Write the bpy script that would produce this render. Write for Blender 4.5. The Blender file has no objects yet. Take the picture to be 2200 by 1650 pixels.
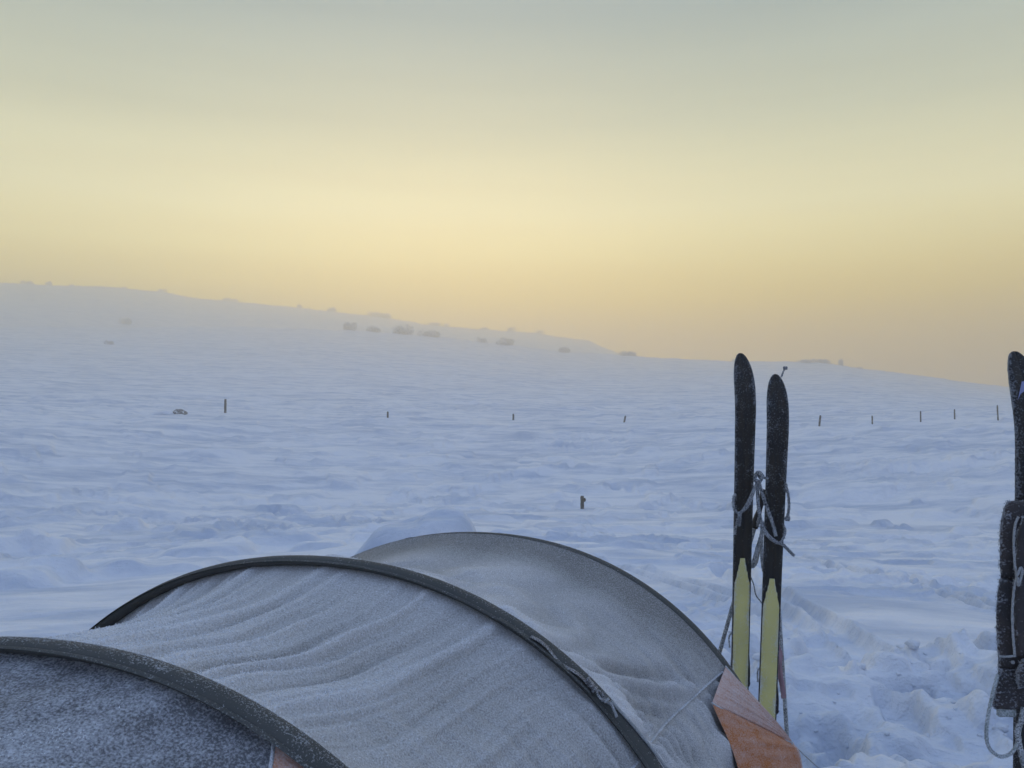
import bpy, bmesh, math, random
import numpy as np
from mathutils import Vector

random.seed(5)
RNG = np.random.default_rng(5)
scn = bpy.context.scene
COL = scn.collection
R = math.radians

# ------------------------------------------------------------------ camera, sky, sun, exposure
EYE = 1.5
PITCH = math.atan(45 / 1650)
cd = bpy.data.cameras.new('camera')
cd.sensor_width = 36.0
cd.lens = 36.0 * 1650 / 2200
cd.clip_start = 0.05
cd.clip_end = 8000
cam = bpy.data.objects.new('camera', cd)
COL.objects.link(cam)
cam.location = (0, 0, EYE)
cam.rotation_euler = (R(90) + PITCH, 0, 0)
scn.camera = cam

GLOW_AZ = R(-6)          # azimuth of the set sun, measured from +Y towards +X
SUN_EL = R(3.0)
world = bpy.data.worlds.new('World')
scn.world = world
world.use_nodes = True
wn, wl = world.node_tree.nodes, world.node_tree.links
wn.clear()


def ramp(nodes, stops, interp='LINEAR'):
    r = nodes.new('ShaderNodeValToRGB')
    r.color_ramp.interpolation = interp
    els = r.color_ramp.elements
    while len(els) < len(stops):
        els.new(0.5)
    for e, (p, c) in zip(els, stops):
        e.position = p
        e.color = (*c, 1)
    return r


def build_world():
    out = wn.new('ShaderNodeOutputWorld')
    bg = wn.new('ShaderNodeBackground')
    bg.inputs['Strength'].default_value = 0.1
    wl.new(bg.outputs[0], out.inputs['Surface'])
    sky = wn.new('ShaderNodeTexSky')
    sky.sky_type = 'NISHITA'
    sky.sun_disc = False
    sky.sun_elevation = SUN_EL
    sky.sun_rotation = GLOW_AZ
    sky.air_density = 1.0
    sky.dust_density = 3.0
    sky.ozone_density = 2.0
    tc = wn.new('ShaderNodeTexCoord')
    nrm = wn.new('ShaderNodeVectorMath'); nrm.operation = 'NORMALIZE'
    wl.new(tc.outputs['Generated'], nrm.inputs[0])
    sep = wn.new('ShaderNodeSeparateXYZ')
    wl.new(nrm.outputs[0], sep.inputs[0])
    asn = wn.new('ShaderNodeMath'); asn.operation = 'ARCSINE'; asn.use_clamp = False
    wl.new(sep.outputs['Z'], asn.inputs[0])
    el = wn.new('ShaderNodeMapRange')        # 0..90 degrees to 0..1
    el.inputs['From Min'].default_value = 0
    el.inputs['From Max'].default_value = math.pi / 2
    wl.new(asn.outputs[0], el.inputs['Value'])
    # twilight bands on the side of the set sun
    d = 1 / 90.0
    front = ramp(wn, [(0.0, (0.72, 0.41, 0.13)), (4 * d, (0.98, 0.57, 0.03)), (7.5 * d, (1.0, 0.71, 0.03)),
                      (11 * d, (1.0, 0.89, 0.39)), (14 * d, (0.86, 0.84, 0.52)), (20 * d, (0.44, 0.49, 0.39)),
                      (27 * d, (0.235, 0.315, 0.335)), (45 * d, (0.29, 0.37, 0.52)), (1.0, (0.28, 0.41, 0.69))])
    back = ramp(wn, [(0.0, (0.23, 0.27, 0.45)), (8 * d, (0.25, 0.30, 0.50)), (20 * d, (0.25, 0.34, 0.60)),
                     (45 * d, (0.26, 0.38, 0.67)), (1.0, (0.28, 0.41, 0.69))])
    wl.new(el.outputs[0], front.inputs[0]); wl.new(el.outputs[0], back.inputs[0])
    # horizontal angle to the glow
    flat = wn.new('ShaderNodeVectorMath'); flat.operation = 'MULTIPLY'
    wl.new(nrm.outputs[0], flat.inputs[0]); flat.inputs[1].default_value = (1, 1, 0)
    fn = wn.new('ShaderNodeVectorMath'); fn.operation = 'NORMALIZE'
    wl.new(flat.outputs[0], fn.inputs[0])
    dot = wn.new('ShaderNodeVectorMath'); dot.operation = 'DOT_PRODUCT'
    wl.new(fn.outputs[0], dot.inputs[0])
    dot.inputs[1].default_value = (math.sin(GLOW_AZ), math.cos(GLOW_AZ), 0)
    mr = wn.new('ShaderNodeMapRange'); mr.interpolation_type = 'SMOOTHSTEP'
    mr.inputs['From Min'].default_value = -0.95
    mr.inputs['From Max'].default_value = 0.95
    wl.new(dot.outputs['Value'], mr.inputs['Value'])
    # faint uneven streaks of high thin cloud
    mp = wn.new('ShaderNodeMapping'); mp.inputs['Scale'].default_value = (1.2, 1.2, 14)
    wl.new(nrm.outputs[0], mp.inputs[0])
    nz = wn.new('ShaderNodeTexNoise'); nz.inputs['Scale'].default_value = 2.0; nz.inputs['Detail'].default_value = 4
    wl.new(mp.outputs[0], nz.inputs['Vector'])
    nmr = wn.new('ShaderNodeMapRange')
    nmr.inputs['From Min'].default_value = 0.3; nmr.inputs['From Max'].default_value = 0.7
    nmr.inputs['To Min'].default_value = 0.965; nmr.inputs['To Max'].default_value = 1.035
    wl.new(nz.outputs['Fac'], nmr.inputs['Value'])
    mx = wn.new('ShaderNodeMix'); mx.data_type = 'RGBA'
    wl.new(mr.outputs[0], mx.inputs['Factor'])
    wl.new(back.outputs[0], mx.inputs['A']); wl.new(front.outputs[0], mx.inputs['B'])
    sc = wn.new('ShaderNodeVectorMath'); sc.operation = 'SCALE'
    wl.new(mx.outputs['Result'], sc.inputs[0]); wl.new(nmr.outputs[0], sc.inputs['Scale'])
    s10 = wn.new('ShaderNodeVectorMath'); s10.operation = 'SCALE'; s10.inputs['Scale'].default_value = 13.6
    wl.new(sc.outputs[0], s10.inputs[0])
    sn = wn.new('ShaderNodeVectorMath'); sn.operation = 'SCALE'; sn.inputs['Scale'].default_value = 0.12
    wl.new(sky.outputs[0], sn.inputs[0])
    add = wn.new('ShaderNodeVectorMath'); add.operation = 'ADD'
    wl.new(s10.outputs[0], add.inputs[0]); wl.new(sn.outputs[0], add.inputs[1])
    wl.new(add.outputs[0], bg.inputs['Color'])


build_world()
sd = bpy.data.lights.new('sun', 'SUN')
sd.energy = 0.25
sd.angle = R(35)
sd.color = (1.0, 0.76, 0.45)
sun = bpy.data.objects.new('sun', sd)
COL.objects.link(sun)
_el = R(9)
_dir = Vector((math.sin(GLOW_AZ) * math.cos(_el), math.cos(GLOW_AZ) * math.cos(_el), math.sin(_el)))
sun.rotation_euler = (-_dir).to_track_quat('-Z', 'Y').to_euler()
scn.view_settings.view_transform = 'Standard'
scn.view_settings.look = 'None'
scn.view_settings.gamma = 1
scn.view_settings.exposure = 0.0
scn.cycles.volume_bounces = 2
scn.cycles.max_bounces = 5
scn.cycles.diffuse_bounces = 3

# ------------------------------------------------------------------ helpers


def at(px, py, d):
    """point seen at picture position px, py (2200 x 1650) at depth d metres"""
    x = (px - 1100) / 1650
    v = (825 - py) / 1650
    c, s = math.cos(PITCH), math.sin(PITCH)
    return np.array([x * d, d * c - v * d * s, EYE + d * s + v * d * c])


def _hash(ix, iy, seed):
    h = (ix.astype(np.int64) * 374761393 + iy.astype(np.int64) * 668265263 + seed * 974711) & 0xFFFFFFFF
    h = ((h ^ (h >> 13)) * 1274126177) & 0xFFFFFFFF
    h = ((h ^ (h >> 16)) * 2246822519) & 0xFFFFFFFF
    return ((h ^ (h >> 15)) & 0xFFFFFF) / float(0x1000000)


def perlin(x, y, seed=0):
    x = np.asarray(x, float); y = np.asarray(y, float)
    x, y = np.broadcast_arrays(x, y)
    ix, iy = np.floor(x), np.floor(y)
    fx, fy = x - ix, y - iy
    u = fx * fx * fx * (fx * (fx * 6 - 15) + 10)
    v = fy * fy * fy * (fy * (fy * 6 - 15) + 10)

    def g(ax, ay):
        a = _hash(ix + ax, iy + ay, seed) * 2 * np.pi
        return np.cos(a) * (fx - ax) + np.sin(a) * (fy - ay)
    a = g(0, 0) * (1 - u) + g(1, 0) * u
    b = g(0, 1) * (1 - u) + g(1, 1) * u
    return (a * (1 - v) + b * v) * 1.5


def fbm(x, y, seed=0, octs=4, gain=0.5):
    r = 0.0; a = 1.0; n = 0.0
    for o in range(octs):
        r = r + a * perlin(x, y, seed + 17 * o); n += a
        x = x * 2.03 + 5.1; y = y * 2.03 - 3.7; a *= gain
    return r / n * 1.4


def sstep(a, b, x):
    t = np.clip((x - a) / (b - a), 0, 1)
    return t * t * (3 - 2 * t)


def mesh_obj(name, verts, faces, mat=None, parent=None, smooth=True, attrs=None):
    verts = np.asarray(verts, np.float32)
    me = bpy.data.meshes.new(name)
    if isinstance(faces, np.ndarray):
        n, k = faces.shape
        me.vertices.add(len(verts)); me.vertices.foreach_set('co', verts.ravel())
        me.loops.add(n * k); me.loops.foreach_set('vertex_index', faces.astype(np.int32).ravel())
        me.polygons.add(n)
        me.polygons.foreach_set('loop_start', np.arange(0, n * k, k, dtype=np.int32))
        me.update(calc_edges=True)
    else:
        me.from_pydata([tuple(map(float, v)) for v in verts], [], faces)
    me.validate()
    if smooth:
        me.polygons.foreach_set('use_smooth', np.ones(len(me.polygons), bool))
    for k, v in (attrs or {}).items():
        at_ = me.attributes.new(k, 'FLOAT', 'POINT')
        at_.data.foreach_set('value', np.asarray(v, np.float32).ravel())
    if mat:
        me.materials.append(mat)
    o = bpy.data.objects.new(name, me)
    COL.objects.link(o)
    if parent is not None:
        attach(o, parent)
    return o


def attach(o, parent):
    """parent o (whose mesh is in world coordinates) keeping its place"""
    o.parent = parent
    p = parent; off = Vector((0, 0, 0))
    while p is not None:
        off += Vector(p.location); p = p.parent
    o.location = Vector(o.location) - off


def grid_faces(n, m, wrap=False):
    i = np.arange(n - 1)[:, None]
    j = np.arange(m if wrap else m - 1)[None, :]
    j2 = (j + 1) % m
    return np.stack([i * m + j, i * m + j2, (i + 1) * m + j2, (i + 1) * m + j], -1).reshape(-1, 4)


def empty(name, loc):
    o = bpy.data.objects.new(name, None)
    o.empty_display_size = 0.1
    o.location = [float(v) for v in loc]
    COL.objects.link(o)
    return o


def tag(o, label=None, cat=None, group=None, kind=None):
    if label: o['label'] = label
    if cat: o['category'] = cat
    if group: o['group'] = group
    if kind: o['kind'] = kind
    return o


def spline(pts, n):
    """Catmull-Rom through pts"""
    P = np.asarray(pts, float)
    P = np.vstack([2 * P[0] - P[1], P, 2 * P[-1] - P[-2]])
    k = len(P) - 3
    u = np.linspace(0, k - 1e-6, n)
    i = np.floor(u).astype(int); t = (u - i)[:, None]
    a, b, c, d = P[i], P[i + 1], P[i + 2], P[i + 3]
    return 0.5 * ((2 * b) + (c - a) * t + (2 * a - 5 * b + 4 * c - d) * t ** 2 + (3 * b - a - 3 * c + d) * t ** 3)


def frames(P, ref=(0, 0, 1)):
    T = np.gradient(P, axis=0); T /= np.linalg.norm(T, axis=1, keepdims=True) + 1e-12
    N = np.zeros_like(P); B = np.zeros_like(P)
    r = np.array(ref, float)
    for i in range(len(P)):
        b = np.cross(T[i], r)
        if np.linalg.norm(b) < 1e-3:
            b = np.cross(T[i], (1, 0.2, 0.1))
        b /= np.linalg.norm(b)
        B[i] = b; N[i] = np.cross(b, T[i]); r = N[i]
    return T, N, B


def tube(P, ra, rb=None, sides=8, ref=(0, 0, 1), rough=0.0, seed=0, lay=0.0):
    """verts, faces, normals of a tube along P; ra along N, rb along B"""
    P = np.asarray(P, float)
    rb = ra if rb is None else rb
    T, N, B = frames(P, ref)
    a = np.linspace(0, 2 * np.pi, sides, endpoint=False)
    ra = np.broadcast_to(np.asarray(ra, float), (len(P),)); rb = np.broadcast_to(np.asarray(rb, float), (len(P),))
    k = 1.0
    if rough:
        ii = np.arange(len(P))[:, None] * 0.7
        k = 1 + rough * perlin(ii + 0 * a, a[None] * 1.3 + 0 * ii, seed)
        k = k[..., None]
    if lay:
        arc = np.concatenate([[0], np.cumsum(np.linalg.norm(np.diff(P, axis=0), axis=1))])[:, None]
        k = k * (1 + .2 * np.cos(3 * a[None] + arc * lay))[..., None]
    nr = (np.cos(a)[None, :, None] * N[:, None] + np.sin(a)[None, :, None] * B[:, None])
    V = P[:, None] + k * (np.cos(a)[None, :, None] * ra[:, None, None] * N[:, None] + np.sin(a)[None, :, None] * rb[:, None, None] * B[:, None])
    n = len(P)
    F = grid_faces(n, sides, True)
    V = V.reshape(-1, 3)
    c0, c1 = len(V), len(V) + 1
    V = np.vstack([V, P[0], P[-1]])
    caps = [[c0, (j + 1) % sides, j, j] for j in range(sides)] + [[c1, (n - 1) * sides + j, (n - 1) * sides + (j + 1) % sides] for j in range(sides)]
    F = [list(f) for f in F] + [c[:3] for c in caps]
    return V, F, nr.reshape(-1, 3)


def join(parts):
    V, F, o = [], [], 0
    for v, f in parts:
        V.append(np.asarray(v, float)); F += [[i + o for i in q] for q in f]; o += len(v)
    return np.vstack(V), F


def box(c, size, rot=None, bevel=0.15):
    """bevelled box: verts, faces"""
    bm = bmesh.new()
    bmesh.ops.create_cube(bm, size=1)
    bmesh.ops.scale(bm, vec=size, verts=bm.verts)
    bmesh.ops.bevel(bm, geom=list(bm.edges), offset=min(size) * bevel, segments=2, affect='EDGES')
    V = np.array([v.co[:] for v in bm.verts]); bm.verts.index_update()
    F = [[v.index for v in f.verts] for f in bm.faces]
    bm.free()
    if rot is not None:
        V = V @ np.asarray(rot).T
    return V + np.asarray(c), F


def spikes(P, N, lo=0.002, hi=0.006, w=0.0011, jitter=0.7, seed=1):
    """frost needles: small three sided pyramids standing on points P"""
    r = np.random.default_rng(seed)
    n = len(P)
    D = N + r.normal(0, jitter, (n, 3)); D /= np.linalg.norm(D, axis=1, keepdims=True)
    L = r.uniform(lo, hi, n)[:, None] * r.uniform(0.5, 1, n)[:, None]
    A = np.cross(D, r.normal(0, 1, (n, 3))); A /= np.linalg.norm(A, axis=1, keepdims=True)
    B = np.cross(D, A)
    w = w * r.uniform(0.7, 1.5, n)[:, None]
    base = P - D * 0.001
    V = np.stack([base + A * w, base + (-0.5 * A + 0.87 * B) * w, base + (-0.5 * A - 0.87 * B) * w, base + D * L], 1).reshape(-1, 3)
    i = np.arange(n)[:, None] * 4
    F = np.stack([i + [0, 1, 3], i + [1, 2, 3], i + [2, 0, 3]], 1).reshape(-1, 3)
    return V, F


# ------------------------------------------------------------------ materials


def mat_new(name):
    m = bpy.data.materials.new(name); m.use_nodes = True
    n, l = m.node_tree.nodes, m.node_tree.links
    b = n['Principled BSDF']
    b.inputs['Specular IOR Level'].default_value = 0.25
    return m, n, l, b


def math_node(n, l, op, a, b=None, c=None, clamp=False):
    q = n.new('ShaderNodeMath'); q.operation = op; q.use_clamp = clamp
    for i, v in enumerate((a, b, c)):
        if v is None: continue
        if isinstance(v, (int, float)): q.inputs[i].default_value = v
        else: l.new(v, q.inputs[i])
    return q.outputs[0]


def noise_node(n, l, vec, scale, detail=2, rough=0.5, dist=0.0):
    q = n.new('ShaderNodeTexNoise')
    q.inputs['Scale'].default_value = scale; q.inputs['Detail'].default_value = detail
    q.inputs['Roughness'].default_value = rough; q.inputs['Distortion'].default_value = dist
    l.new(vec, q.inputs['Vector'])
    return q.outputs['Fac']


def mix_col(n, l, fac, a, b):
    q = n.new('ShaderNodeMix'); q.data_type = 'RGBA'
    l.new(fac, q.inputs['Factor'])
    for k, v in (('A', a), ('B', b)):
        if isinstance(v, tuple): q.inputs[k].default_value = (*v, 1)
        else: l.new(v, q.inputs[k])
    return q.outputs['Result']


FROST = (0.80, 0.83, 0.88)


def frosted(name, color, cover, scale=170.0, color2=None, blotch=.28, rough=0.6, weave=0.0, sharp=0.07, sheen=0.0, stretch=None, top=FROST):
    """cloth, wood or plastic partly covered with hoar frost; cover is a number or the name of a point attribute"""
    m, n, l, b = mat_new(name)
    tc = n.new('ShaderNodeTexCoord')
    vec = tc.outputs['Object']
    base = color
    if color2:
        v2 = vec
        if stretch:
            mp = n.new('ShaderNodeMapping'); mp.inputs['Scale'].default_value = stretch
            l.new(vec, mp.inputs[0]); v2 = mp.outputs[0]
        f = noise_node(n, l, v2, 6.0, 4)
        mr = n.new('ShaderNodeMapRange'); mr.inputs['From Min'].default_value = 0.32; mr.inputs['From Max'].default_value = 0.68
        l.new(f, mr.inputs['Value'])
        base = mix_col(n, l, mr.outputs[0], color, color2)
    fine = noise_node(n, l, vec, scale, 2, 0.6)
    mid = noise_node(n, l, vec, scale * 0.12, 3, 0.55)
    nv = math_node(n, l, 'ADD', math_node(n, l, 'MULTIPLY', fine, 1 - blotch), math_node(n, l, 'MULTIPLY', mid, blotch))
    if isinstance(cover, str):
        a = n.new('ShaderNodeAttribute'); a.attribute_name = cover
        cov = a.outputs['Fac']
    else:
        v = n.new('ShaderNodeValue'); v.outputs[0].default_value = cover
        cov = v.outputs[0]
    # threshold falls as cover grows
    thr = math_node(n, l, 'MULTIPLY_ADD', cov, -0.42, 0.71)
    fac = math_node(n, l, 'DIVIDE', math_node(n, l, 'SUBTRACT', nv, thr), sharp)
    fac = math_node(n, l, 'MULTIPLY_ADD', fac, 0.5, 0.5, clamp=True)
    colr = mix_col(n, l, fac, base, top)
    l.new(colr, b.inputs['Base Color'])
    rr = math_node(n, l, 'MULTIPLY_ADD', fac, 0.9 - rough, rough)
    l.new(rr, b.inputs['Roughness'])
    bp = n.new('ShaderNodeBump'); bp.inputs['Strength'].default_value = 0.6; bp.inputs['Distance'].default_value = 0.004
    h = fac
    if weave:
        w = noise_node(n, l, vec, 900, 1)
        h = math_node(n, l, 'ADD', fac, math_node(n, l, 'MULTIPLY', w, weave))
    l.new(h, bp.inputs['Height'])
    l.new(bp.outputs[0], b.inputs['Normal'])
    if sheen:
        b.inputs['Sheen Weight'].default_value = sheen
    return m


def plain(name, color, rough=0.7, vary=0.15, scale=30):
    m, n, l, b = mat_new(name)
    tc = n.new('ShaderNodeTexCoord')
    f = noise_node(n, l, tc.outputs['Object'], scale, 3)
    c2 = tuple(min(1, c * (1 + vary)) for c in color); c1 = tuple(c * (1 - vary) for c in color)
    l.new(mix_col(n, l, f, c1, c2), b.inputs['Base Color'])
    b.inputs['Roughness'].default_value = rough
    bp = n.new('ShaderNodeBump'); bp.inputs['Strength'].default_value = 0.3; bp.inputs['Distance'].default_value = 0.003
    l.new(f, bp.inputs['Height']); l.new(bp.outputs[0], b.inputs['Normal'])
    return m


def snow_material():
    m, n, l, b = mat_new('snow')
    geo = n.new('ShaderNodeNewGeometry')
    pos = geo.outputs['Position']
    f1 = noise_node(n, l, pos, 9.0, 5, 0.6)
    f2 = noise_node(n, l, pos, 60.0, 4, 0.65)
    mp = n.new('ShaderNodeMapping'); mp.inputs['Scale'].default_value = (0.16, 0.75, 0.5)
    mp.inputs['Rotation'].default_value = (0, 0, R(8))
    l.new(pos, mp.inputs[0])
    f3 = noise_node(n, l, mp.outputs[0], 1.0, 5, 0.6)
    # packed, wind polished crust is greyer than the fresh drift
    mp2 = n.new('ShaderNodeMapping'); mp2.inputs['Scale'].default_value = (0.6, 2.1, 1.0)
    mp2.inputs['Rotation'].default_value = (0, 0, R(-7))
    l.new(pos, mp2.inputs[0])
    f4 = noise_node(n, l, mp2.outputs[0], 1.0, 6, 0.62)
    fs = math_node(n, l, 'ADD', math_node(n, l, 'MULTIPLY', f3, .5), math_node(n, l, 'MULTIPLY', f4, .5))
    mr = n.new('ShaderNodeMapRange'); mr.inputs['From Min'].default_value = 0.40; mr.inputs['From Max'].default_value = 0.56
    l.new(fs, mr.inputs['Value'])
    l.new(mix_col(n, l, mr.outputs[0], (0.51, 0.575, 0.685), (0.80, 0.82, 0.86)), b.inputs['Base Color'])
    b.inputs['Roughness'].default_value = 0.62
    b.inputs['Specular IOR Level'].default_value = 0.3
    h = math_node(n, l, 'ADD', math_node(n, l, 'MULTIPLY', f1, 0.035), math_node(n, l, 'MULTIPLY', f2, 0.009))
    h = math_node(n, l, 'ADD', h, math_node(n, l, 'MULTIPLY', f4, 0.22))
    bp = n.new('ShaderNodeBump'); bp.inputs['Strength'].default_value = 0.75; bp.inputs['Distance'].default_value = 1.0
    l.new(h, bp.inputs['Height']); l.new(bp.outputs[0], b.inputs['Normal'])
    return m


M = {}
M['snow'] = snow_material()
M['rime'] = plain('grey_rime', (0.40, 0.42, 0.45), 0.8, 0.1, 80)
M['frost'] = plain('frost_crystals', (0.82, 0.85, 0.90), 0.8, 0.04, 80)
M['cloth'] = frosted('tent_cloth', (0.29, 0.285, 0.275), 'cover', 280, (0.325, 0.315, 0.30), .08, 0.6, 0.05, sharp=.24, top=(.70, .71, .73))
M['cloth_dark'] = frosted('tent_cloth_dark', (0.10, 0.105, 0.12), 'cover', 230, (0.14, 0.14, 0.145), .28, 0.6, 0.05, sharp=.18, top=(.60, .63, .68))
M['cloth_fine'] = frosted('tent_cloth_fine_frost_shading', (0.17, 0.165, 0.15), 'cover', 330, (0.19, 0.185, 0.17), .08, 0.6, 0.05, sharp=0.3, top=(.74, .74, .75))
M['sleeve'] = frosted('sleeve_webbing', (0.062, 0.066, 0.064), 'cover', 260, (0.08, 0.082, 0.078), .28, 0.7, 0.1, top=(0.42, 0.44, 0.46))
M['orange'] = frosted('orange_cloth', (0.47, 0.15, 0.028), 'cover', 260, (0.39, 0.125, 0.025), .28, 0.6, 0.05, sharp=0.45)
M['seam'] = frosted('seam_tape', (0.22, 0.22, 0.22), 0.55, 300, sharp=0.2)
M['cord'] = frosted('guy_cord', (0.30, 0.31, 0.31), 0.5, 400, top=(.5, .52, .55))
M['webbing'] = frosted('webbing', (0.09, 0.085, 0.085), 0.30, 300, sharp=0.15)
M['ski_base'] = frosted('ski_base', (0.012, 0.014, 0.018), 'cover', 190, (0.030, 0.026, 0.022), .28, 0.5, stretch=(12, 12, 1.2), top=(0.20, 0.215, 0.24))
M['skin'] = frosted('climbing_skin', (0.76, 0.69, 0.27), 'cover', 420, (0.64, 0.59, 0.25), .28, 0.9, 0.3)
M['black'] = plain('black_plastic', (0.02, 0.02, 0.023), 0.5)
M['rope'] = frosted('frosted_rope', (0.05, 0.055, 0.06), 0.42, 260, sharp=0.12, top=(0.6, 0.63, 0.68))
M['pole'] = frosted('pole_shaft', (0.10, 0.11, 0.11), 0.40, 250, sharp=0.15)
M['ribbon'] = plain('faded_red_ribbon', (0.34, 0.22, 0.25), 0.8, 0.25)
M['belt'] = frosted('harness_cloth', (0.035, 0.036, 0.042), 'cover', 180, (0.06, 0.05, 0.05), .28, 0.8, 0.2, top=(0.28, 0.30, 0.34))
M['green'] = frosted('green_cord', (0.06, 0.12, 0.10), 0.5, 260, sharp=0.2)
M['logo'] = plain('ski_print', (0.24, 0.26, 0.44), 0.5, 0.1)
M['timber'] = frosted('weathered_timber', (0.07, 0.065, 0.055), 0.22, 60, (0.11, 0.095, 0.075), .28, 0.9, stretch=(8, 8, 1))
M['shrub'] = plain('frosted_twigs', (0.66, 0.67, 0.70), 0.9, 0.35, 3)
M['rock'] = frosted('dark_rock', (0.12, 0.12, 0.13), 0.25, 12, (0.22, 0.21, 0.20), .28, 0.9)

# ------------------------------------------------------------------ ground
CREST2 = [(-400, 606), (0, 607), (100, 611), (250, 616), (350, 626), (420, 641), (500, 646), (640, 661), (720, 671), (800, 678), (870, 690),
          (930, 699), (1040, 708), (1150, 715), (1200, 723), (1265, 731), (1300, 748), (1330, 760), (1400, 790), (1600, 850), (2600, 900)]
CREST1 = [(-400, 704), (480, 704), (700, 708), (800, 713), (920, 722), (1050, 737), (1210, 757), (1350, 765), (1390, 768), (1500, 772),
          (1600, 776), (1700, 779), (1800, 783), (1850, 790), (1950, 803), (2050, 818), (2150, 832), (2250, 844), (2600, 870)]
R1, R2 = 245.0, 450.0


def hermite(x, X, Y):
    X = np.asarray(X, float); Y = np.asarray(Y, float)
    h = np.diff(X); s = np.diff(Y) / h
    m = np.zeros(len(X))
    for i in range(1, len(X) - 1):
        m[i] = 0 if s[i - 1] * s[i] <= 0 else 2 / (1 / s[i - 1] + 1 / s[i])
    m[0], m[-1] = s[0], s[-1]
    x = np.clip(x, X[0], X[-1])
    i = np.clip(np.searchsorted(X, x) - 1, 0, len(X) - 2)
    t = (x - X[i]) / h[i]
    return ((2 * t ** 3 - 3 * t ** 2 + 1) * Y[i] + (t ** 3 - 2 * t ** 2 + t) * h[i] * m[i]
            + (-2 * t ** 3 + 3 * t ** 2) * Y[i + 1] + (t ** 3 - t ** 2) * h[i] * m[i + 1])


def base_z(x, y):
    r = np.hypot(x, y)
    th = np.arctan2(x, y)
    cth = np.maximum(np.cos(th), 0.74)
    px = 1100 + 1650 * np.tan(np.clip(th, -0.76, 0.76))
    near = hermite(r, [0, 3, 5, 10, 17, 23, 30, 42], [0, 0, -.12, -.52, -1.25, -1.68, -.95, 0.62])
    c1 = EYE + (870 - np.interp(px, *zip(*CREST1))) / 1650 * R1 * cth
    c2 = EYE + (870 - np.interp(px, *zip(*CREST2))) / 1650 * R2 * cth
    u = np.clip((r - 42) / (R1 - 42), 0, 1)
    z = np.where(r > 42, 0.62 + (c1 - 0.62) * (0.35 * u + 0.65 * u ** 1.5), near)
    v = np.clip((r - R1) / (R2 - R1), 0, 1)
    c2e = np.maximum(c2, c1 - 7)
    over = c1 + (c2e - c1) * (v ** 1.15) - 2.5 * np.sin(np.pi * np.clip(v * 2.2, 0, 1)) ** 2
    z = np.where(r > R1, over, z)
    w = sstep(R2, R2 + 300, r)
    return np.where(r > R2, c2e * (1 - w) - 6 * w, z)


# ski tracks: ground polylines, groove pair
def ray_ground(px, py):
    a = at(px, py, 1.0); o = np.array([0, 0, EYE]); dv = a - o
    d = np.geomspace(2.2, 300, 4000)
    P = o + d[:, None] * dv
    below = np.nonzero(P[:, 2] < base_z(P[:, 0], P[:, 1]))[0]
    return P[below[0]] if len(below) else P[-1]


TRACKS = [[(1560, 1225), (1700, 1310), (1800, 1375), (1905, 1425)],
          [(1250, 1205), (1400, 1235), (1560, 1285), (1720, 1350), (1880, 1425)],
          [(590, 1098), (650, 1108), (760, 1128), (900, 1150)],
          [(600, 1104), (720, 1088), (860, 1074), (1010, 1066)],
          [(1690, 1190), (1850, 1225), (2000, 1262), (2140, 1310)],
          [(0, 1105), (200, 1108), (420, 1130), (600, 1150)],
          [(1150, 1030), (1300, 1040), (1420, 1062), (1600, 1100)],
          [(1000, 1110), (1200, 1092), (1420, 1090), (1600, 1078)]]
TRACK_PTS = [spline([ray_ground(*p)[:2] for p in t], 60) for t in TRACKS]
HEAP = ray_ground(905, 1212)[:2]                # shovelled heap behind the tent
MOUNDS = [(262, 1150, .62, .22), (95, 1185, .55, .2), (430, 1195, .8, .16), (30, 1260, .6, .18), (600, 1180, .6, .12), (690, 1185, .4, .14),
          (150, 1240, .9, .1), (330, 1230, .7, .1), (500, 1145, .5, .07), (20, 1190, .6, .18)]
MOUND_PTS = [(ray_ground(a, b)[:2], w, h) for a, b, w, h in MOUNDS]


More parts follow.
